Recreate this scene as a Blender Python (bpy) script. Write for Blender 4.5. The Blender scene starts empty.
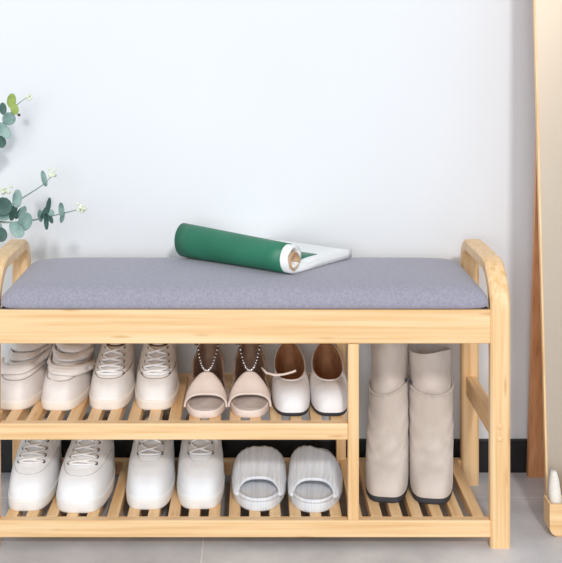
import bpy, math, random
from math import sin, cos, pi
from mathutils import Vector, Matrix, noise
random.seed(7)
C = bpy.context.scene
COL = C.collection

# ------------------------------------------------------------ camera, world, light, exposure
CAM_Y, CAM_Z, F = -1.96, 0.883, 1156.0
cd = bpy.data.cameras.new('camera'); cam = bpy.data.objects.new('camera', cd); COL.objects.link(cam)
cam.location = (0, CAM_Y, CAM_Z); cam.rotation_euler = (pi/2, 0, 0)
cd.sensor_fit = 'HORIZONTAL'; cd.sensor_width = 36.0; cd.lens = F/562*36
cd.shift_x = (281-252)/562; cd.shift_y = -(281.5-28)/562
cd.clip_start = 0.05
C.camera = cam
w = bpy.data.worlds.new('world'); C.world = w; w.use_nodes = True
w.node_tree.nodes['Background'].inputs[0].default_value = (0.83, 0.92, 1.0, 1)
w.node_tree.nodes['Background'].inputs[1].default_value = 0.62
def area(name, loc, target, size, energy, color=(1, 1, 1)):
    l = bpy.data.lights.new(name, 'AREA'); l.shape = 'DISK'; l.size = size; l.energy = energy; l.color = color
    o = bpy.data.objects.new(name, l); COL.objects.link(o); o.location = loc
    o.rotation_euler = (Vector(target)-Vector(loc)).to_track_quat('-Z', 'Y').to_euler()
    return o
area('ceiling_softbox', (0.9, -5.2, 3.6), (0, 0, 0.35), 0.55, 150, (1.0, 0.985, 0.965))
area('front_fill_light', (-0.9, -5.6, 1.5), (0, 0, 0.3), 2.4, 112, (0.93, 0.97, 1.0))  # added low frontal fill, brightens the lower wall and shelves
vs = C.view_settings
vs.view_transform = 'Standard'; vs.look = 'None'; vs.gamma = 1; vs.exposure = 0.0; vs.use_curve_mapping = False

# ------------------------------------------------------------ materials
def newmat(name):
    m = bpy.data.materials.new(name); m.use_nodes = True
    nt = m.node_tree; return m, nt, nt.nodes['Principled BSDF']
def srgb(c):
    return tuple(((v/255)/12.92 if v/255 <= 0.04045 else ((v/255+0.055)/1.055)**2.4) for v in c) + (1,)
def ramp_mat(name, ca, cb, scale=(10, 10, 10), rough=0.6, bump=0.0, bscale=200, detail=3, lo=0.35, hi=0.65, metallic=0, bstr=None, sheen=0):
    m, nt, b = newmat(name); N = nt.nodes; L = nt.links
    tc = N.new('ShaderNodeTexCoord'); mp = N.new('ShaderNodeMapping'); mp.inputs['Scale'].default_value = scale
    nz = N.new('ShaderNodeTexNoise'); nz.inputs['Scale'].default_value = 1; nz.inputs['Detail'].default_value = detail
    r = N.new('ShaderNodeValToRGB'); r.color_ramp.elements[0].position = lo; r.color_ramp.elements[1].position = hi
    r.color_ramp.elements[0].color = srgb(ca); r.color_ramp.elements[1].color = srgb(cb)
    L.new(tc.outputs['Object'], mp.inputs[0]); L.new(mp.outputs[0], nz.inputs[0])
    L.new(nz.outputs[0], r.inputs[0]); L.new(r.outputs[0], b.inputs['Base Color'])
    b.inputs['Roughness'].default_value = rough; b.inputs['Metallic'].default_value = metallic
    if sheen: b.inputs['Sheen Weight'].default_value = sheen
    if bump:
        n2 = N.new('ShaderNodeTexNoise'); n2.inputs['Scale'].default_value = bscale; n2.inputs['Detail'].default_value = 2
        L.new(tc.outputs['Object'], n2.inputs[0])
        bp = N.new('ShaderNodeBump'); bp.inputs['Strength'].default_value = bump; bp.inputs['Distance'].default_value = 0.001
        L.new(n2.outputs[0], bp.inputs['Height']); L.new(bp.outputs[0], b.inputs['Normal'])
    return m
def bamboo(name, axis, ca=(241, 200, 148), cb=(228, 180, 122), cc=(247, 213, 166), node=(212, 160, 106)):
    """laminated bamboo: long strips along the axis, fine grain, darker node marks"""
    m, nt, b = newmat(name); N = nt.nodes; L = nt.links
    tc = N.new('ShaderNodeTexCoord')
    def mapped(long_, cross):
        mp = N.new('ShaderNodeMapping'); s = [cross]*3; s[axis] = long_; mp.inputs['Scale'].default_value = s
        L.new(tc.outputs['Object'], mp.inputs[0]); return mp
    g = N.new('ShaderNodeTexNoise'); g.inputs['Scale'].default_value = 1; g.inputs['Detail'].default_value = 4
    L.new(mapped(3.5, 120).outputs[0], g.inputs[0])
    r = N.new('ShaderNodeValToRGB'); e = r.color_ramp.elements
    e[0].position = 0.30; e[0].color = srgb(cb); e[1].position = 0.72; e[1].color = srgb(cc)
    x = e.new(0.5); x.color = srgb(ca)
    L.new(g.outputs[0], r.inputs[0])
    v = N.new('ShaderNodeTexVoronoi'); v.inputs['Scale'].default_value = 1
    L.new(mapped(7, 45).outputs[0], v.inputs[0])
    r2 = N.new('ShaderNodeValToRGB'); e2 = r2.color_ramp.elements
    e2[0].position = 0.05; e2[0].color = (0.7, 0.7, 0.7, 1); e2[1].position = 0.16; e2[1].color = (0, 0, 0, 1)
    L.new(v.outputs['Distance'], r2.inputs[0])
    mx = N.new('ShaderNodeMix'); mx.data_type = 'RGBA'
    L.new(r2.outputs[0], mx.inputs[0]); L.new(r.outputs[0], mx.inputs[6]); mx.inputs[7].default_value = srgb(node)
    L.new(mx.outputs[2], b.inputs['Base Color'])
    b.inputs['Roughness'].default_value = 0.42
    return m
BX, BY, BZ = bamboo('bamboo_along_x', 0), bamboo('bamboo_along_y', 1), bamboo('bamboo_along_z', 2)
BBROWN = bamboo('bamboo_caramel', 2, (218, 156, 108), (204, 140, 94), (228, 170, 122), (184, 124, 82))
M = dict(
 wall=ramp_mat('white_wall_paint', (230, 231, 233), (234, 235, 237), (1.5,)*3, 0.85, 0.05, 300),
 black=ramp_mat('black_baseboard_paint', (13, 13, 15), (20, 20, 22), (8,)*3, 0.5),
 cushion=ramp_mat('grey_linen_weave', (150, 146, 159), (164, 160, 172), (260, 260, 260), 0.95, 0.6, 900, sheen=0.2),
 white_rubber=ramp_mat('white_rubber', (236, 232, 228), (242, 240, 237), (20,)*3, 0.5),
 cream_leather=ramp_mat('cream_leather', (228, 218, 212), (238, 230, 225), (30,)*3, 0.5, 0.25, 160),
 cream_canvas=ramp_mat('cream_canvas', (232, 224, 217), (240, 234, 229), (30,)*3, 0.7, 0.3, 500),
 cream_rubber=ramp_mat('cream_rubber', (240, 228, 216), (246, 236, 226), (20,)*3, 0.5),
 white_leather=ramp_mat('white_leather', (240, 241, 243), (247, 247, 248), (25,)*3, 0.42, 0.15, 150),
 white_canvas=ramp_mat('white_canvas', (230, 231, 233), (238, 239, 241), (30,)*3, 0.7, 0.3, 500),
 lace=ramp_mat('white_lace_cord', (238, 234, 232), (246, 243, 241), (400,)*3, 0.8),
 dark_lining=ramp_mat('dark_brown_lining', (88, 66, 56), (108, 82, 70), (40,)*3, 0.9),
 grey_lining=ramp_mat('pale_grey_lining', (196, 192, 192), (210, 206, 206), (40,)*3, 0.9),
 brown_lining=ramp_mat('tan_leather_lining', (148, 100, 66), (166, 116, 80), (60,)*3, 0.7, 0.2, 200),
 eyelet=ramp_mat('dark_eyelet_metal', (52, 52, 58), (70, 70, 76), (50,)*3, 0.6),
 nude=ramp_mat('nude_sandal_leather', (228, 208, 196), (238, 220, 208), (40,)*3, 0.5, 0.15, 250),
 insole=ramp_mat('taupe_insole', (170, 152, 142), (186, 168, 158), (40,)*3, 0.6),
 counter=ramp_mat('brown_suede_counter', (150, 118, 100), (168, 136, 116), (60,)*3, 0.85),
 bead=ramp_mat('silver_bead', (205, 205, 210), (240, 240, 242), (300,)*3, 0.2, metallic=0.8),
 cord=ramp_mat('dark_bead_cord', (70, 62, 60), (90, 80, 76), (50,)*3, 0.7),
 loafer=ramp_mat('off_white_loafer_leather', (230, 225, 224), (240, 236, 235), (30,)*3, 0.8, 0.3, 220),
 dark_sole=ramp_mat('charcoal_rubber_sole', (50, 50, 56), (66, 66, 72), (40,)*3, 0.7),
 towel=ramp_mat('white_ribbed_towelling', (222, 224, 229), (234, 236, 240), (240, 12, 12), 0.95, 0.7, 700, lo=0.42, hi=0.58),
 suede=ramp_mat('beige_suede', (200, 186, 175), (218, 205, 195), (18, 18, 10), 0.95, 0.5, 400, sheen=0.3),
 seam=ramp_mat('brown_seam', (150, 132, 116), (168, 150, 134), (50,)*3, 0.8),
 green=ramp_mat('green_magazine_cover', (38, 112, 84), (46, 122, 93), (12,)*3, 0.45),
 page=ramp_mat('white_page_paper', (238, 238, 236), (246, 246, 244), (8, 8, 600), 0.7),
 kraft=ramp_mat('tan_inner_page', (196, 158, 122), (214, 178, 142), (30,)*3, 0.7),
 leaf=ramp_mat('eucalyptus_leaf', (98, 130, 122), (150, 176, 168), (35,)*3, 0.6),
 leafdark=ramp_mat('dark_eucalyptus_leaf', (52, 84, 76), (80, 112, 102), (45,)*3, 0.6),
 leafyel=ramp_mat('yellow_green_leaf', (130, 152, 66), (158, 178, 92), (60,)*3, 0.6),
 stem=ramp_mat('grey_green_stem', (120, 144, 130), (146, 164, 150), (40,)*3, 0.7),
 bud=ramp_mat('pale_bud', (226, 232, 204), (238, 240, 220), (80,)*3, 0.8),
 budbrown=ramp_mat('brown_seed_pod', (84, 52, 40), (104, 66, 50), (80,)*3, 0.7),
 vase=ramp_mat('white_glazed_ceramic', (232, 230, 226), (240, 238, 234), (8,)*3, 0.25),
 fluff=ramp_mat('white_plush', (236, 228, 216), (246, 240, 230), (300,)*3, 1.0, 1.0, 500, sheen=0.6),
)
def mirror_mat():
    m, nt, b = newmat('beige_reflection_mirror_glass')  # beige of the reflected room is put into the glass colour
    N = nt.nodes; L = nt.links
    nz = N.new('ShaderNodeTexNoise'); nz.inputs['Scale'].default_value = 2
    r = N.new('ShaderNodeValToRGB'); r.color_ramp.elements[0].color = srgb((194, 177, 158)); r.color_ramp.elements[1].color = srgb((204, 188, 170))
    L.new(nz.outputs[0], r.inputs[0]); L.new(r.outputs[0], b.inputs['Base Color'])
    b.inputs['Metallic'].default_value = 0.85; b.inputs['Roughness'].default_value = 0.4
    return m
M['mirror'] = mirror_mat()
def floor_mat():
    m, nt, b = newmat('grey_concrete_tiles'); N = nt.nodes; L = nt.links
    tc = N.new('ShaderNodeTexCoord')
    n1 = N.new('ShaderNodeTexNoise'); n1.inputs['Scale'].default_value = 4; n1.inputs['Detail'].default_value = 6
    n1.inputs['Roughness'].default_value = 0.6
    r = N.new('ShaderNodeValToRGB'); r.color_ramp.elements[0].position = 0.3; r.color_ramp.elements[1].position = 0.7
    r.color_ramp.elements[0].color = srgb((176, 175, 178)); r.color_ramp.elements[1].color = srgb((228, 226, 228))
    mp = N.new('ShaderNodeMapping'); mp.inputs['Location'].default_value = (0.084, -0.215, 0)
    bk = N.new('ShaderNodeTexBrick'); bk.offset = 0.0; bk.squash = 1
    bk.inputs['Scale'].default_value = 1; bk.inputs['Mortar Size'].default_value = 0.0016; bk.inputs['Mortar Smooth'].default_value = 0.3
    bk.inputs['Brick Width'].default_value = 1.20; bk.inputs['Row Height'].default_value = 0.60
    bk.inputs['Color1'].default_value = (1, 1, 1, 1); bk.inputs['Color2'].default_value = (0.95, 0.95, 0.96, 1)
    bk.inputs['Mortar'].default_value = (1.25, 1.23, 1.2, 1)
    L.new(tc.outputs['Object'], mp.inputs[0]); L.new(mp.outputs[0], bk.inputs[0]); L.new(tc.outputs['Object'], n1.inputs[0])
    L.new(n1.outputs[0], r.inputs[0])
    mx = N.new('ShaderNodeMix'); mx.data_type = 'RGBA'; mx.blend_type = 'MULTIPLY'; mx.inputs[0].default_value = 1
    L.new(r.outputs[0], mx.inputs[6]); L.new(bk.outputs[0], mx.inputs[7]); L.new(mx.outputs[2], b.inputs['Base Color'])
    b.inputs['Roughness'].default_value = 0.45
    return m
M['floor'] = floor_mat()

# ------------------------------------------------------------ helpers
class MB:
    def __init__(s): s.v = []; s.f = []
    def add(s, v, f):
        n = len(s.v); s.v += [tuple(p) for p in v]; s.f += [tuple(i+n for i in q) for q in f]; return s
    def box(s, x0, x1, y0, y1, z0, z1):
        v = [(x, y, z) for x in (x0, x1) for y in (y0, y1) for z in (z0, z1)]
        return s.add(v, [(0, 1, 3, 2), (4, 6, 7, 5), (0, 4, 5, 1), (2, 3, 7, 6), (0, 2, 6, 4), (1, 5, 7, 3)])
    def rings(s, R, close=True, cap0=False, cap1=False):
        n = len(R[0]); v = [p for r in R for p in r]; f = []
        for i in range(len(R)-1):
            for j in range(n if close else n-1):
                k = (j+1) % n; f.append((i*n+j, i*n+k, (i+1)*n+k, (i+1)*n+j))
        if cap0: f.append(tuple(range(n))[::-1])
        if cap1: f.append(tuple((len(R)-1)*n+j for j in range(n)))
        return s.add(v, f)
    def tube(s, pts, r, n=8):
        pts = [Vector(p) for p in pts]; R = []; up = Vector((0.13, 0.21, 1)).normalized()
        for i, p in enumerate(pts):
            t = (pts[min(i+1, len(pts)-1)]-pts[max(i-1, 0)])
            t = t.normalized() if t.length > 1e-9 else Vector((0, 1, 0))
            a = t.cross(up)
            a = a.normalized() if a.length > 1e-4 else Vector((1, 0, 0))
            b = t.cross(a).normalized(); rr = r[i] if isinstance(r, (list, tuple)) else r
            R.append([p+a*cos(2*pi*k/n)*rr+b*sin(2*pi*k/n)*rr for k in range(n)])
        return s.rings(R, True, True, True)
    def ball(s, c, r, n=10, m=6, sc=(1, 1, 1)):
        R = []
        for i in range(1, m):
            a = pi*i/m
            R.append([(c[0]+sc[0]*r*sin(a)*cos(2*pi*k/n), c[1]+sc[1]*r*sin(a)*sin(2*pi*k/n), c[2]-sc[2]*r*cos(a)) for k in range(n)])
        return s.rings(R, True, True, True)
    def build(s, name, mat, parent=None, smooth=True, solid=0, bevel=0, sub=0, offset=1, loc=None):
        me = bpy.data.meshes.new(name); me.from_pydata(s.v, [], s.f); me.update()
        import bmesh
        bm = bmesh.new(); bm.from_mesh(me); bmesh.ops.recalc_face_normals(bm, faces=bm.faces); bm.to_mesh(me); bm.free()
        me.materials.append(mat)
        if smooth:
            for p in me.polygons: p.use_smooth = True
        o = bpy.data.objects.new(name, me); COL.objects.link(o)
        if parent: o.parent = parent
        if loc: o.location = loc
        if solid:
            d = o.modifiers.new('solid', 'SOLIDIFY'); d.thickness = solid; d.offset = offset
        if bevel:
            d = o.modifiers.new('bevel', 'BEVEL'); d.width = bevel; d.segments = 3; d.limit_method = 'ANGLE'; d.harden_normals = True
        if sub:
            d = o.modifiers.new('sub', 'SUBSURF'); d.levels = sub; d.render_levels = sub
        return o
def empty(name, label, cat, loc=(0, 0, 0), rz=0, group=None):
    o = bpy.data.objects.new(name, None); COL.objects.link(o); o.location = loc; o.rotation_euler = (0, 0, rz)
    o.empty_display_size = 0.05
    o['label'] = label; o['category'] = cat
    if group: o['group'] = group
    return o
def structure(o): o['kind'] = 'structure'; return o
def sstep(a, b, x):
    t = min(1, max(0, (x-a)/(b-a))); return t*t*(3-2*t)
def lerp(a, b, t): return a+(b-a)*t

# ------------------------------------------------------------ setting
WALL = 0.346
structure(MB().box(-3, 3, WALL, WALL+0.1, -0.05, 2.8).build('wall_back', M['wall'], smooth=False))
structure(MB().box(-3, 3, -4.5, WALL+0.1, -0.05, 0).build('floor', M['floor'], smooth=False))
structure(MB().box(-3, 3, WALL-0.011, WALL+0.001, 0.0, 0.064).build('baseboard_back', M['black'], smooth=False, bevel=0.0015))

# ------------------------------------------------------------ the bench
XL0, XL1, XR0, XR1 = -0.463, -0.430, 0.405, 0.4385
bench = empty('shoe_bench', 'long bamboo shoe rack bench with grey padded seat against the white wall', 'bench', (0, 0.147, 0))
bench_off = Vector((0, -0.147, 0))
def bp(mb, name, mat, parent=bench, **k):
    return mb.build(name, mat, parent, loc=(tuple(bench_off) if parent is bench else None), **k)
def side_frame(x0, x1):
    T = 0.023; D = 0.294; H = 0.481; r = 0.085
    path = []                                   # (centre y, z, normal y, normal z)
    path += [(T/2, z, -1, 0) for z in [0, 0.1, 0.2, 0.3, H-r]]
    n = 14
    for i in range(1, n+1):
        a = pi-i/n*pi/2
        path.append((r+cos(a)*(r-T/2), H-r+sin(a)*(r-T/2), cos(a), sin(a)))
    r2 = 0.055
    for i in range(0, n+1):
        a = pi/2-i/n*pi/2
        path.append((D-r2+cos(a)*(r2-T/2), H-0.006-r2+sin(a)*(r2-T/2)+0.006*(1-i/n), cos(a), sin(a)))
    path += [(D-T/2, z, 1, 0) for z in [0.3, 0.2, 0.1, 0]]
    R = []; c = 0.0035; h = T/2
    for (y, z, ny, nz) in path:
        sec = [(x0+c, -h), (x0, -h+c), (x0, h-c), (x0+c, h), (x1-c, h), (x1, h-c), (x1, -h+c), (x1-c, -h)]
        R.append([(x, y+ny*k, z+nz*k) for x, k in sec])
    mb = MB(); mb.rings(R, True, True, True); return mb
fl = bp(side_frame(XL0, XL1), 'side_frame', BZ, smooth=False)
fr = bp(side_frame(XR0, XR1), 'side_frame', BZ, smooth=False)
for o in (fl, fr):
    for p in o.data.polygons: p.use_smooth = False
for fx, par in (((XL0+XL1)/2, fl), ((XR0+XR1)/2-0.0015, fr)):
    for z in (0.207, 0.186):
        m = MB(); R = []
        for (rr, yy) in ((0.0048, 0.002), (0.0048, -0.0006), (0.0036, -0.0012)):
            R.append([(fx+rr*cos(2*pi*k/16), yy, z+rr*sin(2*pi*k/16)) for k in range(16)])
        m.rings(R, True, True, True).build('dowel_plug', BX, par)
bp(MB().box(XL1, XR0, 0.002, 0.020, 0.347, 0.405), 'seat_rail', BX, bevel=0.002)
bp(MB().box(XL1, XR0, 0.272, 0.290, 0.347, 0.400), 'seat_rail', BX, bevel=0.002)
bp(MB().box(XL1, XR0, 0.0205, 0.2715, 0.390, 0.402), 'seat_board', BX, bevel=0.001)
for x0, x1 in ((XL0+0.006, XL1-0.008), (XR0+0.008, XR1-0.006)):
    bp(MB().box(x0, x1, 0.0225, 0.2715, 0.174, 0.211), 'side_stretcher', BY, bevel=0.002)
# cushion
def cushion():
    x0, x1, y0, y1, z0 = -0.4293, 0.4043, -0.003, 0.284, 0.4065
    cx, cy, hx, hy = (x0+x1)/2, (y0+y1)/2, (x1-x0)/2, (y1-y0)/2
    R = []; n = 120
    def loop(ins, z):
        out = []
        for k in range(n):
            a = 2*pi*k/n; c, s = cos(a), sin(a)
            e = 0.07
            X = (abs(c)**(e+ins*4))*(1 if c > 0 else -1)*(hx-ins*1.5); Y = (abs(s)**(e+ins*4))*(1 if s > 0 else -1)*(hy-ins)
            out.append((cx+X, cy+Y, z))
        return out
    for ins, z in ((0.004, z0), (0.0005, z0+0.004), (0.0, z0+0.010), (0.0015, z0+0.018), (0.005, z0+0.025), (0.011, z0+0.031),
               (0.020, z0+0.035), (0.036, z0+0.038), (0.06, z0+0.040), (0.10, z0+0.0412), (0.13, z0+0.0415)):
        R.append(loop(ins, z))
    mb = MB(); mb.rings(R, True, True, True); return mb
cu = bp(cushion(), 'seat_cushion', M['cushion'])
# dark strip standing in for the shaded gap under the cushion edge
bp(MB().box(XL1+0.003, XR0-0.003, 0.006, 0.282, 0.4025, 0.4068), 'cushion_gap_shade', M['dark_sole'], smooth=False)
# dividers
DX0, DX1 = 0.163, 0.1815
bp(MB().box(DX0, DX1, 0.001, 0.020, 0.0475, 0.3465), 'divider_post', BZ, bevel=0.0015)
bp(MB().box(DX0, DX1, 0.272, 0.290, 0.0475, 0.3465), 'divider_post', BZ, bevel=0.0015)
def shelf(x0, x1, z0, z1):
    e = bp(MB().box(x0, x1, 0.001, 0.019, z0, z1), 'shelf_rail', BX, bevel=0.002)
    bp(MB().box(x0, x1, 0.273, 0.290, z0, z1), 'shelf_rail', BX, bevel=0.002)
    n = int((x1-x0)/0.0345); p = (x1-x0)/n
    mb = MB()
    for i in range(n):
        c = x0+(i+0.5)*p
        mb.box(c-0.0098, c+0.0098, 0.0188, 0.2735, z1-0.0185, z1)
    bp(mb, 'slat_deck', BY, bevel=0.0012)
SZ1, SZ2 = 0.0475, 0.212
shelf(XL1, XR0, 0.0185, SZ1)
shelf(XL1, DX0, 0.184, SZ2)

# ------------------------------------------------------------ shoes
NT = 56
class Shoe:
    def __init__(s, **k):
        d = dict(L=0.24, w=0.042, e=0.72, heel=0.24, sole=0.022, yc=0.055, a=0.055, b=0.027, zf=0.085, zh=0.085, q=1.0,
                 ht=0.030, hs=0.030, ct=0.30, z2=0.052, cs=0.75, bulge=0.002, wob=0.0, seed=0, skew=0.0, pt=0.92, zs=0.0)
        d.update(k); s.__dict__.update(d)
    def outline(s, th, k=1.0):
        c, n = cos(th), sin(th)
        y = -s.L/2*(abs(c)**s.pt)*(1 if c > 0 else -1); t = (y+s.L/2)/s.L
        W = s.w*(1-s.heel*sstep(0.35, 0.95, t))
        x = W*(abs(n)**s.e)*(1 if n > 0 else -1)
        x += s.skew*(1-sstep(0, 0.6, t))*0.5
        return Vector((x*k, y*k, 0))
    def collar(s, th):
        u = (1-cos(th))/2
        return Vector((s.b*sin(th), s.yc-s.a*cos(th), s.zf+(s.zh-s.zf)*u**s.q-s.zs*abs(sin(th))**2+s.tilt(th)))
    def tilt(s, th): return getattr(s, 'tl', 0)*sin(th)
    def surf(s, th, t):
        P0 = s.outline(th); P3 = s.collar(th); k = max(0, cos(th))**1.6
        out = Vector((P0.x, P0.y, 0)); out.normalize()
        P1 = P0+out*s.bulge; P1.z = s.sole+lerp(s.hs, s.ht, k)
        P2 = P0.lerp(P3, lerp(s.cs, s.ct, k)); P2.z = lerp(lerp(s.sole, P3.z, 0.7), s.z2, k)
        P0.z = s.sole-0.002
        u = 1-t
        p = P0*u**3+P1*3*u*u*t+P2*3*u*t*t+P3*t**3
        if s.wob:
            m = sstep(0.25, 0.5, t)*(1-sstep(0.93, 1.0, t))
            nz = sin(t*34+1.5*sin(th*1.3+s.seed)+s.seed)*0.6+noise.noise(Vector((p.x*40+s.seed, p.y*40, p.z*60)))
            p += (p-Vector((0, p.y*0.6, p.z*0.6))).normalized()*nz*s.wob*m
        return p
    def normal(s, th, t):
        a = s.surf(th+0.02, t)-s.surf(th-0.02, t); b = s.surf(th, min(1, t+0.01))-s.surf(th, t-0.01)
        n = a.cross(b); n.normalize()
        if n.z < 0 and abs(n.z) > 0.05: n = -n
        return n
    def on(s, th, t, off): return s.surf(th, t)+s.normal(th, t)*off
    def upper(s, name, mat, root, n=26):
        R = [[s.surf(2*pi*k/NT, i/n) for k in range(NT)] for i in range(n+1)]
        m = MB(); m.rings(R); return m.build(name, mat, root)
    def lining(s, mat, root, depth=None, name='lining'):
        R = [[s.surf(2*pi*k/NT, 1) for k in range(NT)]]
        def inset(f, dz): return [Vector((lerp(c.x, 0, f), lerp(c.y, s.yc, f), c.z+dz)) for c in (s.collar(2*pi*k/NT) for k in range(NT))]
        R.append(inset(0.05, 0.0022)); R.append(inset(0.11, 0.0005)); R.append(inset(0.13, -0.004))
        if depth:
            R.append(inset(0.16, -depth))
        else:
            bt = [s.outline(2*pi*k/NT, 0.80) for k in range(NT)]
            for b in bt: b.z = s.sole+0.004
            prev = R[-1]
            R.append([prev[k].lerp(bt[k], 0.5) for k in range(NT)]); R.append(bt)
        m = MB(); m.rings(R, True, False, True); return m.build(name, mat, root)
    def soleobj(s, mat, root, h=None, k=1.03, lip=0.0, name='sole', side=0):
        h = h or s.sole; R = []
        for kk, z in ((k*0.965, 0), (k*0.99, 0.002), (k, 0.005), (k+side, h*0.6), (k+side+lip, h-0.003), (k+side-0.006+lip, h), (0.93, h+0.0005)):
            r = []
            for j in range(NT):
                p = s.outline(2*pi*j/NT); sc = 1+(kk-1)*1.0
                r.append((p.x*sc, p.y*(1+(kk-1)*0.45), z))
            R.append(r)
        m = MB(); m.rings(R, True, True, True); return m.build(name, mat, root)
def laces(s, root, rows, d0, d1, t0, t1, r=0.0019, bow=True, cross=True, mat=None):
    mb = MB(); off = 0.0035
    ts = [lerp(t0, t1, i/(rows-1)) for i in range(rows)]
    ds = [lerp(d0, d1, i/(rows-1)) for i in range(rows)]
    for i in range(rows):
        for sg in (-1, 1):
            c = s.on(sg*ds[i], ts[i], 0.0012); nn = s.normal(sg*ds[i], ts[i])
            MB().tube([c-nn*0.0015, c+nn*0.0009], 0.0036, 10).build('eyelet', M['eyelet'], root)
        if i == 0 or not cross:
            mb.tube([s.on(lerp(-ds[i], ds[i], j/10), ts[i], 0.0015+off*sin(pi*j/10)*0.6) for j in range(11)], r)
        if cross and i+1 < rows:
            for sg in (-1, 1):
                mb.tube([s.on(lerp(-ds[i]*sg, ds[i+1]*sg, j/12), lerp(ts[i], ts[i+1], j/12), 0.0018+off*(0.75+0.25*sg)*sin(pi*j/12)) for j in range(13)], r)
    if bow:
        c = s.on(0, ts[-1], 0.006)
        for sg in (-1, 1):
            pts = [c+Vector((sg*0.020*sin(pi*j/14), -0.014*sin(2*pi*j/14)*0.7-0.006*sin(pi*j/14), 0.003*sin(pi*j/14)-0.004*(j/14))) for j in range(15)]
            mb.tube(pts, r)
            mb.tube([c+Vector((sg*0.012*j/8, -0.022*j/8, -0.006*(j/8)+0.004*sin(pi*j/8))) for j in range(9)], r*0.9)
        mb.ball(c, 0.0035)
    mb.build('laces', mat or M['lace'], root)
def tongue(s, root, mat, up=0.022, wd=0.021, lean=0.008):
    R = []
    c0 = s.surf(0, 1.0)
    for i in range(9):
        t = i/8
        y = lerp(c0.y-0.006, c0.y+lean, t); z = lerp(c0.z-0.010, c0.z+up, t)
        ww = wd*(1-0.25*max(0, t-0.7)/0.3)
        R.append([(ww*sin(-1.2+2.4*j/10), y+0.010*(1-cos(-1.2+2.4*j/10)), z-(0.008*(abs(-1+2*j/10))**3)*t) for j in range(11)])
    m = MB(); m.rings(R, close=False); m.build('tongue', mat, root, solid=0.003, offset=0)
def panel_line(s, root, mat, path, r=0.0009, name='stitching'):
    mb = MB(); mb.tube([s.on(a, t, 0.0004) for a, t in path], r, 6); mb.build(name, mat, root)

def place(label, X, ytoe, L, z, rz=0, cat='shoe', name='sneaker', group=None):
    a = rz
    # toe tip stays where it is, the heel swings
    cx = X - sin(a)*L/2; cy = ytoe + cos(a)*L/2
    return empty(name, label, cat, (cx, cy, z), a, group)
G1, G2 = 'shoes on the upper shelf', 'shoes on the lower shelf'

# --- strap sneakers, upper shelf
def strap_sneaker(label, X, yt, side, rz):
    s = Shoe(L=0.235, w=0.0392, e=0.52, pt=0.80, sole=0.014, zf=0.090, zh=0.094, yc=0.060, a=0.050, b=0.031, ht=0.036, z2=0.060, ct=0.22, hs=0.035,
             wob=0.0022, seed=side*2.0)
    r = place(label, X, yt, s.L, SZ2, rz, 'shoe', 'strap_sneaker', G1)
    s.upper('upper', M['cream_leather'], r, 40); s.lining(M['dark_lining'], r)
    s.soleobj(M['cream_rubber'], r, 0.016, 1.035)
    tongue(s, r, M['cream_leather'], 0.006, 0.024)
    for (ta, tb, ext) in ((0.50, 0.64, 0.009), (0.66, 0.76, 0.002), (0.79, 0.90, 0.002)):
        R = []
        for i in range(7):
            t = lerp(ta, tb, i/6)
            row = []
            for j in range(29):
                u = j/28; th = lerp(-1.45, 1.25, u)*side
                tt = min(0.97, t+0.10*(1-u)-0.10*u*(ext > 0.005)); k = sstep(0.72, 1.0, u)
                p = s.on(th, tt, 0.0035+0.002*sin(pi*i/6)+0.0008*sin(i*2.1+u*5))
                p += Vector((side*ext*k, 0, -0.001*k))
                row.append(p)
            R.append(row)
        m = MB(); m.rings(R, close=False); m.build('strap', M['cream_leather'], r, solid=0.0035, offset=0)
    panel_line(s, r, M['seam'], [(lerp(-1.1, 1.1, j/20), 0.40+0.08*(abs(-1+j/10))) for j in range(21)], 0.0007)
strap_sneaker('cream strap sneaker at the far left end of the upper shelf', -0.4245, 0.070, -1, -0.10)
strap_sneaker('cream strap sneaker beside the laced shoes, its strap end sticking out to the right', -0.3425, 0.066, 1, -0.06)
# --- laced cream shoes with thick flat welt, upper shelf
def laced_cream(label, X, yt, rz, seed):
    s = Shoe(L=0.235, w=0.0380, e=0.52, pt=0.78, sole=0.017, zf=0.080, zh=0.088, yc=0.052, a=0.056, b=0.0285, ht=0.032, z2=0.052, ct=0.26, hs=0.032,
             wob=0.0006, seed=seed, heel=0.27)
    r = place(label, X, yt, s.L, SZ2, rz, 'shoe', 'laced_shoe', G1)
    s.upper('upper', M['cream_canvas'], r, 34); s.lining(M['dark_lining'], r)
    s.soleobj(M['cream_rubber'], r, 0.018, 1.05, 0.02)
    tongue(s, r, M['cream_canvas'], 0.004, 0.018)
    laces(s, r, 5, 0.50, 0.55, 0.54, 0.97, bow=False, r=0.0023)
    panel_line(s, r, M['seam'], [(lerp(-1.3, 1.3, j/20), 0.47+0.05*abs(-1+j/10)) for j in range(21)], 0.0007)
laced_cream('cream laced shoe with thick welt sole, standing right next to the strap sneakers', -0.2555, 0.070, -0.01, 1)
laced_cream('cream laced shoe with thick welt sole, standing closer to the beaded sandals', -0.171, 0.070, 0.03, 3)

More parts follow.
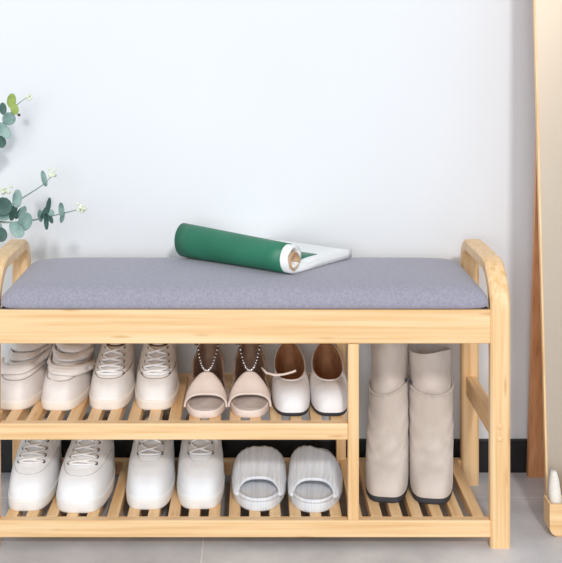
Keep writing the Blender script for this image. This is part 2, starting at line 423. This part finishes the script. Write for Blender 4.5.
# --- sandals
def band(root, name, mat, yf, yr, cut, wf, wr, hf, hr, base, pf=0.8, thick=0.004, rib=0, back=0.0, n=16, m=40, skew=0.0, ph=0.85, rslant=0.0, ins=0.0, wexp=1.3, zsl=0.0):
    R = []
    for i in range(n+1):
        v = i/n; row = []
        for j in range(m+1):
            f = pi*j/m; c, sn = cos(f), max(0.0, sin(f))
            W = lerp(wf, wr, v**wexp); H = lerp(hf, hr, sstep(0, 1, v)*0.5+v*0.5)
            x = W*(abs(c)**pf)*(1 if c > 0 else -1)
            z = base+H*(sn**ph)
            y = lerp(yf+cut*sn, yr+back*sn, v)+rslant*x*v
            z += zsl*x*v
            if rib:
                z += rib*cos(j/m*pi*26)*sn
            row.append((x, y, z))
        R.append(row)
    mb = MB(); mb.rings(R, close=False)
    return mb.build(name, mat, root, solid=thick, offset=0)
def sandal(label, X, yt, rz, side):
    s = Shoe(L=0.235, w=0.0385, e=0.62, sole=0.012, pt=0.9, heel=0.32)
    r = place(label, X, yt, s.L, SZ2, rz, 'shoe', 'sandal', G1)
    s.soleobj(M['nude'], r, 0.014, 1.0)
    fb = MB(); R = []
    for k, z in ((0.93, 0.0135), (0.93, 0.0155), (0.90, 0.0165)):
        R.append([(p.x*k, p.y*(0.97+0.03*k), z) for p in (s.outline(2*pi*j/NT) for j in range(NT))])
    fb.rings(R, True, True, True).build('footbed', M['insole'], r)
    y0 = -s.L/2
    band(r, 'toe_band', M['nude'], y0+0.031, y0+0.088, 0.019, 0.0365, 0.0195, 0.016, 0.044, 0.010, 0.68, 0.0035, wexp=3.6)
    # low side walls running back from the band to the counter
    for sg in (-1, 1):
        R = []
        for i in range(13):
            t = i/12; y = lerp(y0+0.075, 0.045, t); W = s.w*(1-0.32*sstep(0.35, 0.95, (y+s.L/2)/s.L))*0.93
            R.append([(sg*(W-0.001*q), y, 0.012+q*lerp(0.010, 0.016, t)/3) for q in range(4)])
        MB().rings(R, close=False).build('side_wall', M['insole'], r, solid=0.003, offset=0)
    # heel counter
    R = []
    for i in range(9):
        z = 0.012+i/8*0.064; row = []
        for j in range(31):
            th = lerp(1.75, 2*pi-1.75, j/30); p = s.outline(th, 0.93)
            top = 1-0.35*abs(-1+2*j/30)**3
            row.append((p.x*(1-0.10*i/8), p.y*(1-0.04*i/8), 0.012+(z-0.012)*top))
        R.append(row)
    MB().rings(R, close=False).build('heel_counter', M['counter'], r, solid=0.003, offset=0)
    # bead chain hanging as a U over the instep
    ch = MB(); cdm = MB(); pts = []
    for j in range(25):
        u = -1+2*j/24
        pts.append(Vector((0.0215*math.copysign(abs(u)**0.8, u), y0+0.086+0.075*abs(u)**1.8, 0.058+0.040*abs(u)**1.8)))
    for j, p in enumerate(pts):
        if 1 <= j <= 23: ch.ball(p+Vector((0, -0.001, 0)), 0.0024 if j % 2 else 0.0019, 8, 6)
    cdm.tube(pts, 0.0013, 6)
    cdm.build('chain_cord', M['cord'], r); ch.build('bead_chain', M['bead'], r)
    R = []
    for i in range(25):
        u = -1+2*i/24
        x = 0.0245*u*1.0; y = y0+0.135+0.03*abs(u)**1.5; z = 0.070+0.018*abs(u)**2
        R.append([(x, y, z-0.003), (x, y-0.001, z), (x, y, z+0.003)])
    for sg in (-1, 1):
        MB().tube([(sg*0.0245, y0+0.165, 0.088), (sg*0.028, 0.06, 0.080), (sg*0.024, 0.085, 0.072)], 0.0020).build('ankle_strap', M['nude'], r)
    if side > 0:
        MB().tube([(0.0215, y0+0.10, 0.058), (0.030, y0+0.088, 0.052), (0.046, y0+0.083, 0.0495), (0.062, y0+0.084, 0.051), (0.076, y0+0.088, 0.0535), (0.083, y0+0.088, 0.0565)], 0.0021).build('loose_strap_end', M['nude'], r)
sandal('nude open-toe sandal with a bead chain, standing next to the laced shoes', -0.081, 0.024, 0, -1)
sandal('nude open-toe sandal with its loose strap end lying over the loafer beside it', -0.004, 0.026, 0, 1)

# --- loafers
def loafer(label, X, yt, rz):
    s = Shoe(L=0.24, w=0.0350, e=0.56, pt=0.78, sole=0.006, yc=0.034, a=0.076, b=0.0285, zf=0.038, zh=0.066, q=1.3, ht=0.030, z2=0.050, ct=0.35, hs=0.028,
             heel=0.22, cs=0.8, zs=0.006)
    r = place(label, X, yt, s.L, SZ2, rz, 'shoe', 'loafer', G1)
    s.upper('upper', M['loafer'], r, 26); s.lining(M['brown_lining'], r)
    s.soleobj(M['dark_sole'], r, 0.0065, 1.01)
    mb = MB(); c = s.surf(pi, 1)
    R = [[(x, c.y+0.0005, c.z-0.014), (x, c.y+0.003, c.z-0.004), (x, c.y+0.001, c.z+0.008), (x, c.y-0.003, c.z+0.008), (x, c.y-0.006, c.z-0.004)] for x in (-0.007, -0.003, 0.003, 0.007)]
    mb.rings(R, close=False).build('heel_tab', M['grey_lining'], r, solid=0.0015, offset=0)
    mb = MB(); mb.tube([s.surf(2*pi*k/48, 1)+Vector((0, 0, 0.0008)) for k in range(49)], 0.0013, 6); mb.build('collar_binding', M['loafer'], r)
loafer('off-white flat loafer with tan inside, next to the sandal strap', 0.0700, 0.036, 0.0)
loafer('off-white flat loafer with tan inside, next to the wooden divider post', 0.1370, 0.036, -0.02)

# --- white sneakers, lower shelf
def white_sneaker(label, X, yt, rz, w, group=G2, mat='white_leather', logo=0, zf=0.094, bow=True, rows=5, yy=0.0, lace_mat=None, smooth=False, flare=0):
    s = Shoe(L=0.245, w=w, e=0.50, pt=0.76, sole=0.020, zf=zf, zh=zf+0.004, yc=0.062, a=0.050, b=0.031, ht=0.036, z2=0.062, ct=0.28, hs=0.038,
             wob=0.0005, seed=X*30, heel=0.26)
    r = place(label, X, yt, s.L, SZ1, rz, 'shoe', 'sneaker', group)
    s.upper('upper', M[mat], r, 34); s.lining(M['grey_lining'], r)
    s.soleobj(M['white_rubber'], r, 0.021, 1.03, side=0.01)
    tongue(s, r, M[mat], 0.020, 0.022)
    laces(s, r, rows, 0.42, 0.52, 0.60 if not smooth else 0.70, 0.95, bow=bow, mat=lace_mat)
    if not smooth:
        panel_line(s, r, M['grey_lining'], [(lerp(-1.35, 1.35, j/20), 0.44+0.10*abs(-1+j/10)) for j in range(21)], 0.0006)
    else:
        panel_line(s, r, M['grey_lining'], [(lerp(-0.75, 0.75, j/20), 0.93-0.32*math.sqrt(max(0, 1-(-1+j/10)**2))) for j in range(21)], 0.0006)
    if logo:
        mb = MB(); cth, ct = 1.50, 0.66
        ring = [s.on(cth+0.060*cos(2*pi*k/20), ct+0.075*sin(2*pi*k/20), 0.0012) for k in range(20)]
        cen = [s.on(cth+0.030*cos(2*pi*k/20), ct+0.038*sin(2*pi*k/20), 0.0014) for k in range(20)]
        mb.rings([ring, cen], True, False, True).build('logo_patch', M['grey_lining'], r)
white_sneaker('white low sneaker at the far left end of the lower shelf', -0.392, 0.038, 0.0, 0.0405, bow=False)
white_sneaker('large white sneaker with a small oval patch on its side, second from left below', -0.302, 0.030, -0.04, 0.0465, logo=1)
white_sneaker('plain white canvas shoe with loose lace loops, just right of the oval patch sneaker', -0.183, 0.044, 0.0, 0.0420, mat='white_canvas', rows=3, smooth=True)
white_sneaker('plain white canvas shoe with tied laces, beside the ribbed slides', -0.091, 0.046, 0.02, 0.0420, mat='white_canvas', rows=3, smooth=True, bow=False)

# --- ribbed slides
def slide(label, X, yt, rz, slant):
    s = Shoe(L=0.25, w=0.0505, e=0.82, sole=0.018, pt=0.95, heel=0.22)
    r = place(label, X, yt, s.L, SZ1, rz, 'shoe', 'slide_sandal', G2)
    s.soleobj(M['towel'], r, 0.018, 1.0)
    fb = MB(); R = []
    for k, z in ((1.0, 0.0165), (1.0, 0.0215), (0.965, 0.0235), (0.93, 0.0215), (0.88, 0.0190), (0.6, 0.0180)):
        R.append([(p.x*k, p.y*(0.5+0.5*k) if k > 0.7 else p.y*0.8, z) for p in (s.outline(2*pi*j/NT) for j in range(NT))])
    fb.rings(R, True, True, True).build('footbed', M['towel'], r)
    y0 = -s.L/2
    band(r, 'instep_band', M['towel'], y0+0.030, y0+0.122, 0.036, 0.0375, 0.0470, 0.018, 0.046, 0.016, 0.72, 0.005, rib=0.0006, ph=0.80, m=104, back=0.016, rslant=slant, wexp=0.35, zsl=slant*0.5)
    # rolled hem around the toe opening
    pts = []
    for j in range(41):
        f = pi*j/40; c, sn = cos(f), max(0.0, sin(f))
        pts.append((0.0375*(abs(c)**0.72)*(1 if c > 0 else -1), y0+0.030+0.036*sn, 0.016+0.018*(sn**0.80)))
    MB().tube(pts, 0.0034, 8).build('band_hem', M['towel'], r)
slide('white ribbed slide next to the plain white canvas shoes', 0.011, 0.036, -0.02, 0.04)
slide('white ribbed slide next to the wooden divider post', 0.104, 0.030, -0.10, -0.25)

# --- boots
def boot(label, X, yt, rz, side, topz, cw):
    s = Shoe(L=0.235, w=0.0392, e=0.50, pt=0.72, sole=0.013, yc=0.045, a=0.060, b=cw, zf=0.158, zh=0.172, ht=0.040, z2=0.052, ct=0.84, hs=0.060, cs=0.85,
             wob=0.0015, seed=side*3, heel=0.24)
    s.tl = -0.008*side if side < 0 else -0.002
    r = place(label, X, yt, s.L, SZ1, rz, 'shoe', 'ankle_boot', G2)
    s.upper('foot', M['suede'], r, 48)
    s.soleobj(M['dark_sole'], r, 0.013, 1.0)
    # folded-over edge
    MB().tube([s.surf(2*pi*k/48, 1) for k in range(49)], 0.0022, 6).build('fold_edge', M['suede'], r)
    # upper shaft slumped into the lower one
    R = []; n = 22
    for i in range(n+1):
        t = i/n; row = []
        for k in range(NT):
            th = 2*pi*k/NT; c = s.collar(th)
            wid = lerp(0.93, 0.99, sstep(0.2, 1, t))
            x = c.x*wid+lerp(0, 0.003*-side, t); y = s.yc+(c.y-s.yc)*wid+0.004*t; z = lerp(c.z-0.015, topz+0.006*cos(th*1)+0.003*sin(2*th), t)
            nz = noise.noise(Vector((x*25+side*5, y*25, z*45)))*0.006
            row.append((x*(1+nz*8), y+nz, z))
        R.append(row)
    R2 = [[(lerp(x, 0, 0.07), lerp(y, s.yc, 0.06), z-0.001) for (x, y, z) in R[-1]], [(lerp(x, 0, 0.10), lerp(y, s.yc, 0.09), z-0.05) for (x, y, z) in R[-1]]]
    MB().rings(R).build('shaft', M['suede'], r)
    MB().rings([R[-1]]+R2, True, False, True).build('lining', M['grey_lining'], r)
    # inner seam and zip pull
    sg = -side
    MB().tube([(Vector(R[i][int(NT*0.25) if sg > 0 else int(NT*0.75)])+Vector((sg*0.0005, -0.012, 0))) for i in range(3, n)], 0.0010, 6).build('zip', M['seam'], r)
    z0 = s.surf(0.25*2*pi if sg > 0 else 0.75*2*pi, 1)
    MB().ball(z0+Vector((-sg*0.002, -0.026, 0.004)), 0.0028, 8, 6, (1, 0.6, 1.5)).build('zip_pull', M['dark_sole'], r)
    pl = [s.on(lerp(-1.4, 1.4, j/20), 0.30+0.0*j, 0.0003) for j in range(21)]
boot('beige suede ankle boot next to the wooden divider post', 0.2345, 0.072, -0.15, -1, 0.262, 0.036)
boot('beige suede ankle boot nearer the right end frame of the bench', 0.3145, 0.066, -0.15, 1, 0.229, 0.0405)

# ------------------------------------------------------------ magazine on the cushion
def magazine():
    zt = 0.4482
    A = Vector((-0.130, 0.240)); B = Vector((0.074, 0.082)); ax = (B-A); Lg = ax.length; ax.normalize(); pr = Vector((-ax.y, ax.x))
    root = empty('magazine', 'green-covered magazine, front half rolled up, lying on the grey seat cushion', 'magazine', ((A.x+B.x)/2, (A.y+B.y)/2, zt))
    O = Vector(((A.x+B.x)/2, (A.y+B.y)/2))
    r0 = 0.0285
    # centre line of the sheet stack: flat part, then the spiral
    path = []
    for i in range(12): path.append((lerp(0.19, 0.03, i/11), 0.0, 1))     # (u, z of outer face, thickness factor)
    def prof(scale, t_flat, t_roll, off):
        outer = []; inner = []
        for i in range(14):
            u = lerp(0.185, 0.0, i/13); outer.append((u, 0.0+off)); inner.append((u, lerp(t_flat, t_roll, sstep(0.6, 1, i/13))+off*0))
        n = 44
        for i in range(1, n+1):
            ph = i/n*2.75*pi/2*1.55; rr = (r0-0.0016*ph*1.0)*scale
            cx, cz = 0.0, r0*scale
            outer.append((cx-sin(ph)*(rr-off), cz-cos(ph)*(rr-off))); inner.append((cx-sin(ph)*(rr-t_roll), cz-cos(ph)*(rr-t_roll)))
        return outer+inner[::-1]
    def extr(pf, l0, l1, sc0, sc1):
        R = []
        for q in range(9):
            t = q/8; l = lerp(l0, l1, t); sc = lerp(sc0, sc1, t); r = []
            for (u, z) in pf:
                P = ax*l+pr*(u)*1.0
                k = sc if u < 0.03 else 1
                r.append((P.x, P.y, z*k))
            R.append(r)
        mb = MB(); mb.rings(R, True, True, True); return mb
    extr(prof(1.0, 0.0160, 0.0065, 0.0010), -Lg/2-0.002, Lg/2+0.002, 1.22, 1.0).build('pages', M['page'], root)
    # cover: thin skin outside
    def skin(l0, l1, off, name, mat, i0=0, i1=None):
        pf = prof(1.0, 0.0160, 0.0065, 0)[:58]
        pf = pf[i0:i1]
        R = []
        for q in range(9):
            t = q/8; l = lerp(l0, l1, t); sc = lerp(1.22, 1.0, (l+Lg/2)/Lg); r = []
            for (u, z) in pf:
                P = ax*l+pr*u
                k = sc if u < 0.03 else 1
                r.append((P.x, P.y, z*k+0.0002))
            R.append(r)
        MB().rings(R, close=False).build(name, mat, root, solid=0.0007, offset=0)
    skin(-Lg/2, Lg/2-0.012, 0, 'cover', M['green'])
    # inner curled leaves seen in the open end
    mb = MB(); R = []
    for l in (-Lg/2, Lg/2+0.0035):
        rr = []
        for i in range(40):
            ph = i/39*3.6*pi; rad = 0.0165*(1-0.030*ph)
            P = ax*l+pr*(-0.001-sin(ph)*rad); rr.append((P.x, P.y, 0.0235-cos(ph)*rad))
        R.append(rr)
    mb.rings(R, close=False).build('inner_leaves', M['kraft'], root, solid=0.0016, offset=0)
    # printed picture on the open page
    mb = MB(); q = []
    for (l, u) in ((Lg/2-0.09, 0.05), (Lg/2-0.022, 0.05), (Lg/2-0.022, 0.105), (Lg/2-0.09, 0.105)):
        P = ax*l+pr*u; q.append((P.x, P.y, 0.0165))
    mb.add(q, [(0, 1, 2, 3)]).build('printed_picture', M['green'], root, solid=0.0003, offset=1)
magazine()

# ------------------------------------------------------------ eucalyptus in a tall vase left of the bench
def W(px, py, d):
    return Vector(((px-252)*d/F, CAM_Y+d, CAM_Z-(py-28)*d/F))
def plant():
    vx, vy = -0.62, 0.20
    r = empty('eucalyptus', 'sprays of round-leaved grey-green eucalyptus reaching in above the left arm of the bench', 'plant', (vx, vy, 0))
    O = Vector((vx, vy, 0))
    prof = [(0.055, 0), (0.062, 0.01), (0.075, 0.12), (0.070, 0.24), (0.045, 0.33), (0.034, 0.38), (0.040, 0.41), (0.036, 0.41), (0.030, 0.38), (0.03, 0.30)]
    MB().rings([[(a*cos(2*pi*k/32), a*sin(2*pi*k/32), z) for k in range(32)] for a, z in prof], True, True, True).build('vase', M['vase'], r)
    st = MB()
    def curve(pts, r0, r1, n=24):
        pts = [Vector(p)-O for p in pts]; out = []
        P = [pts[0]]+pts+[pts[-1]]
        for i in range(len(pts)-1):
            for j in range(8):
                t = j/8; a, b, c, d = P[i], P[i+1], P[i+2], P[i+3]
                out.append(0.5*((2*b)+(c-a)*t+(2*a-5*b+4*c-d)*t*t+(-a+3*b-3*c+d)*t**3))
        out.append(pts[-1])
        st.tube(out, [lerp(r0, r1, i/(len(out)-1)) for i in range(len(out))], 6)
    base = O+Vector((0, 0, 0.36))
    curve([base, O+Vector((0.01, -0.01, 0.48)), W(-30, 215, 2.15), W(2, 222, 2.14), W(28, 221, 2.13), W(60, 214, 2.12), W(80, 209, 2.11)], 0.003, 0.0009)
    curve([base, O+Vector((0.02, 0.0, 0.48)), W(-20, 225, 2.17), W(5, 208, 2.17), W(24, 197, 2.17), W(44, 184, 2.17), W(52, 175, 2.17)], 0.0026, 0.0006)
    curve([base, O+Vector((0.0, 0.01, 0.5)), W(-45, 190, 2.2), W(-20, 155, 2.2), W(-6, 135, 2.2), W(8, 117, 2.2), W(18, 104, 2.2), W(28, 97, 2.2)], 0.003, 0.0005)
    st.build('stem', M['stem'], r)
    def leaf(mb, px, py, d, hw, hh, ang, yaw=0.3, cup=0.15, tip=1.0):
        """oval leaf facing roughly the room, slightly cupped; hw, hh in image pixels"""
        c = W(px, py, d)-O; k = d/F; hw *= k/max(0.35, cos(yaw)); hh *= k
        R = []; n = 8; m = 12
        rot = Matrix.Rotation(-ang, 3, 'Y') @ Matrix.Rotation(yaw, 3, 'Z')
        rings = []
        for i in range(1, n+1):
            q = i/n
            rings.append([c+rot @ Vector((hw*q*cos(2*pi*j/m), -cup*hw*(q*q), hh*q*sin(2*pi*j/m)*(1+0.12*(sin(2*pi*j/m) > 0)*tip))) for j in range(m)])
        mb.rings(rings, True, True, False)
    a = MB(); b = MB(); y = MB()
    for args in [(9, 119, 2.19, 6.6, 6.2, 0.2, 0.2), (4.5, 131, 2.18, 5, 9, 0.6, 0.3), (17, 199, 2.13, 4.5, 9, -0.05, 0.4), (25, 222, 2.10, 7, 9, -0.3, 0.2),
                 (17, 230, 2.09, 6, 9, 0.7, 0.2), (22, 213, 2.12, 3, 7, -0.3, 0.9), (-6, 228, 2.12, 8, 9, 0.4, 0.2), (-14, 205, 2.15, 9, 9, 0.2, 0.2), (-12, 150, 2.2, 8, 8, 0.3, 0.2),
                 (5, 214, 2.13, 8, 6, 0.3, 0.2),
                 (40, 216, 2.12, 2.2, 6, 0.15, 0.9), (61, 210, 2.115, 2.4, 7, 0.10, 0.9), (62, 217, 2.12, 1.9, 6, -0.2, 0.9), (51, 213, 2.12, 3.0, 3.2, 1.0, 0.6), (44, 179, 2.165, 2.4, 8, 0.25, 0.7)]:
        leaf(a, *args)
    for args in [(3, 109, 2.2, 3.5, 6, 0.1, 0.3), (1, 142, 2.19, 5, 6, 0.3, 0.2), (3, 207, 2.12, 9, 9, 0.1, 0.2), (13, 212, 2.13, 3, 9, -0.25, 0.8), (19, 213, 2.12, 2.6, 7, -0.6, 0.8),
                 (1, 235, 2.1, 6, 7, 0.2, 0.3), (48, 206, 2.115, 2.0, 8, -0.15, 0.9), (46, 221, 2.12, 2.0, 9, 0.05, 0.9), (44, 212, 2.11, 2.0, 7, -0.5, 0.9), (50, 218, 2.12, 1.8, 6, 0.4, 0.9)]:
        leaf(b, *args)
    leaf(y, 11.5, 101, 2.19, 4.5, 7, -0.1, 0.2); leaf(y, 14.5, 109, 2.185, 4, 6, 0.3, 0.2)
    a.build('leaves', M['leaf'], r, solid=0.0006, offset=0)
    b.build('dark_leaves', M['leafdark'], r, solid=0.0006, offset=0)
    yo = y.build('young_leaf', M['leafyel'], r, solid=0.0006, offset=0); yo['label'] = 'yellow-green young leaf'
    for (px, py, d, n, sp) in ((82, 208, 2.11, 16, 5), (53, 174, 2.17, 9, 4), (6, 190, 2.17, 12, 7), (28, 97, 2.2, 5, 3)):
        bd = MB()
        for i in range(n):
            c = W(px+random.gauss(0, sp*0.5), py+random.gauss(0, sp*0.5), d+random.uniform(-0.008, 0.008))-O
            bd.ball(c, random.uniform(0.0024, 0.0042), 7, 5)
        bd.build('flower_cluster', M['bud'], r)
    MB().ball(W(19, 115, 2.185)-O, 0.0030, 8, 6).build('seed_pod', M['budbrown'], r)
plant()

# ------------------------------------------------------------ leaning mirror on the right
def mirror():
    X0, X1, H, yb, lean = 0.527, 0.90, 1.45, 0.105, 0.1025
    r = empty('standing_mirror', 'tall full-length mirror with thin bamboo frame leaning back near the right edge', 'mirror', ((X0+X1)/2, yb, 0))
    ang = math.atan(lean)
    def tilt(mb):
        mb.v = [(x-(X0+X1)/2, y*cos(ang)+z*sin(ang), z*cos(ang)-y*sin(ang)+0.0) for x, y, z in mb.v]; return mb
    fw = 0.0035
    f = MB()
    f.box(X0, X0+fw, 0, 0.010, 0.002, H).box(X1-fw, X1, 0, 0.010, 0.002, H).box(X0+fw, X1-fw, 0, 0.010, 0.002, 0.007).box(X0+fw, X1-fw, 0, 0.010, H-fw, H)
    tilt(f).build('frame', BZ, r, smooth=False)
    tilt(MB().box(X0+fw, X1-fw, 0.002, 0.005, 0.007, H-fw)).build('mirror_glass', M['mirror'], r, smooth=False)
    tilt(MB().box(X0+fw, X1-fw, 0.0052, 0.0098, 0.007, H-fw)).build('backing_board', BBROWN, r, smooth=False)
    # rear prop leg: tapered board running from mid-height of the back down to the floor by the wall
    for sg in (0, 1):
        def xx(x): return x-(X0+X1)/2 if sg == 0 else (X0+X1)/2-x
        yt = 0.110+0.010/1+lean*0.80-0.105+0.0; ybm = 0.312-0.105
        v = []
        for (z, y, xa, xb) in ((0.80, yt, 0.5365, 0.562), (0.0, ybm, 0.5425, 0.590)):
            for x in (xa, xb):
                for dy in (0, 0.014): v.append((xx(x), y+dy, z))
        MB().add(v, [(0, 1, 3, 2), (4, 6, 7, 5), (0, 4, 5, 1), (2, 3, 7, 6), (0, 2, 6, 4), (1, 5, 7, 3)]).build('prop_leg', BBROWN, r, smooth=False)
mirror()
def tray():
    X0, X1, y0, y1, h = 0.5165, 0.80, 0.046, 0.088, 0.056
    cx, cy = (X0+X1)/2, (y0+y1)/2
    r = empty('slipper_tray', 'small bamboo tray with rounded lower corners standing before the mirror', 'tray', (cx, cy, 0))
    rad = 0.016; prof = [(X0, h)]
    for i in range(9):
        a = pi+i/8*pi/2; prof.append((X0+rad+rad*cos(a), rad+rad*sin(a)))
    for i in range(9):
        a = 1.5*pi+i/8*pi/2; prof.append((X1-rad+rad*cos(a), rad+rad*sin(a)))
    prof.append((X1, h))
    t = 0.006
    def panel(y, d): 
        R = [[(x-cx, y-cy, z) for x, z in prof], [(x-cx, y+d-cy, z) for x, z in prof]]
        return MB().rings(R, True, True, True)
    panel(y0, t).build('front_panel', BX, r, smooth=False, bevel=0.001)
    panel(y1-t, t).build('back_panel', BX, r, smooth=False, bevel=0.001)
    # bent shell between the panels
    R = []
    for k, (x, z) in enumerate(prof):
        ix = x+t if x < cx else x-t
        R.append([(x-cx, y0+t-cy, z), (x-cx, y1-t-cy, z)])
    MB().rings(R, close=False).build('shell', BX, r, smooth=False, solid=0.004, offset=-1)
tray()
def plush(label, cx, top, w, z0, lean):
    r = empty('plush_slipper', label, 'slipper', (cx, 0.066, z0), 0, 'plush slippers in the tray')
    R = []
    n = 20
    for i in range(1, n):
        t = i/n; z = (top-z0)*t; ww = w*math.sin(pi*min(1, t*0.5+0.45 if t < 0.1 else (0.5+0.5*t)*0.999))**0.55 if t > 0.5 else w
        ww = w*(1-max(0, (t-0.35)/0.65)**2.4)**0.5
        row = []
        for k in range(28):
            a = 2*pi*k/28; f = 1+0.07*noise.noise(Vector((cos(a)*2+cx*9, sin(a)*2, t*7)))
            row.append((ww*cos(a)*f+lean*t, 0.011*sin(a)*f*(1-0.4*t), z))
        R.append(row)
    MB().rings(R, True, True, True).build('plush_upper', M['fluff'], r)
    R = []
    for y in (0.0085, 0.0125):
        R.append([(lean*0.5*(1+sin(a))+w*0.92*cos(a), y, (top-z0)*0.48*(1+sin(a)*0.98)) for a in (2*pi*k/32 for k in range(32))])
    MB().rings(R, True, True, True).build('sole', M['grey_lining'], r)
plush('white plush slipper standing upright at the left end of the small tray', 0.5345, 0.112, 0.0105, 0.005, -0.006)
plush('white plush slipper standing lower in the tray, cut off by the right edge', 0.562, 0.088, 0.0125, 0.005, 0.004)
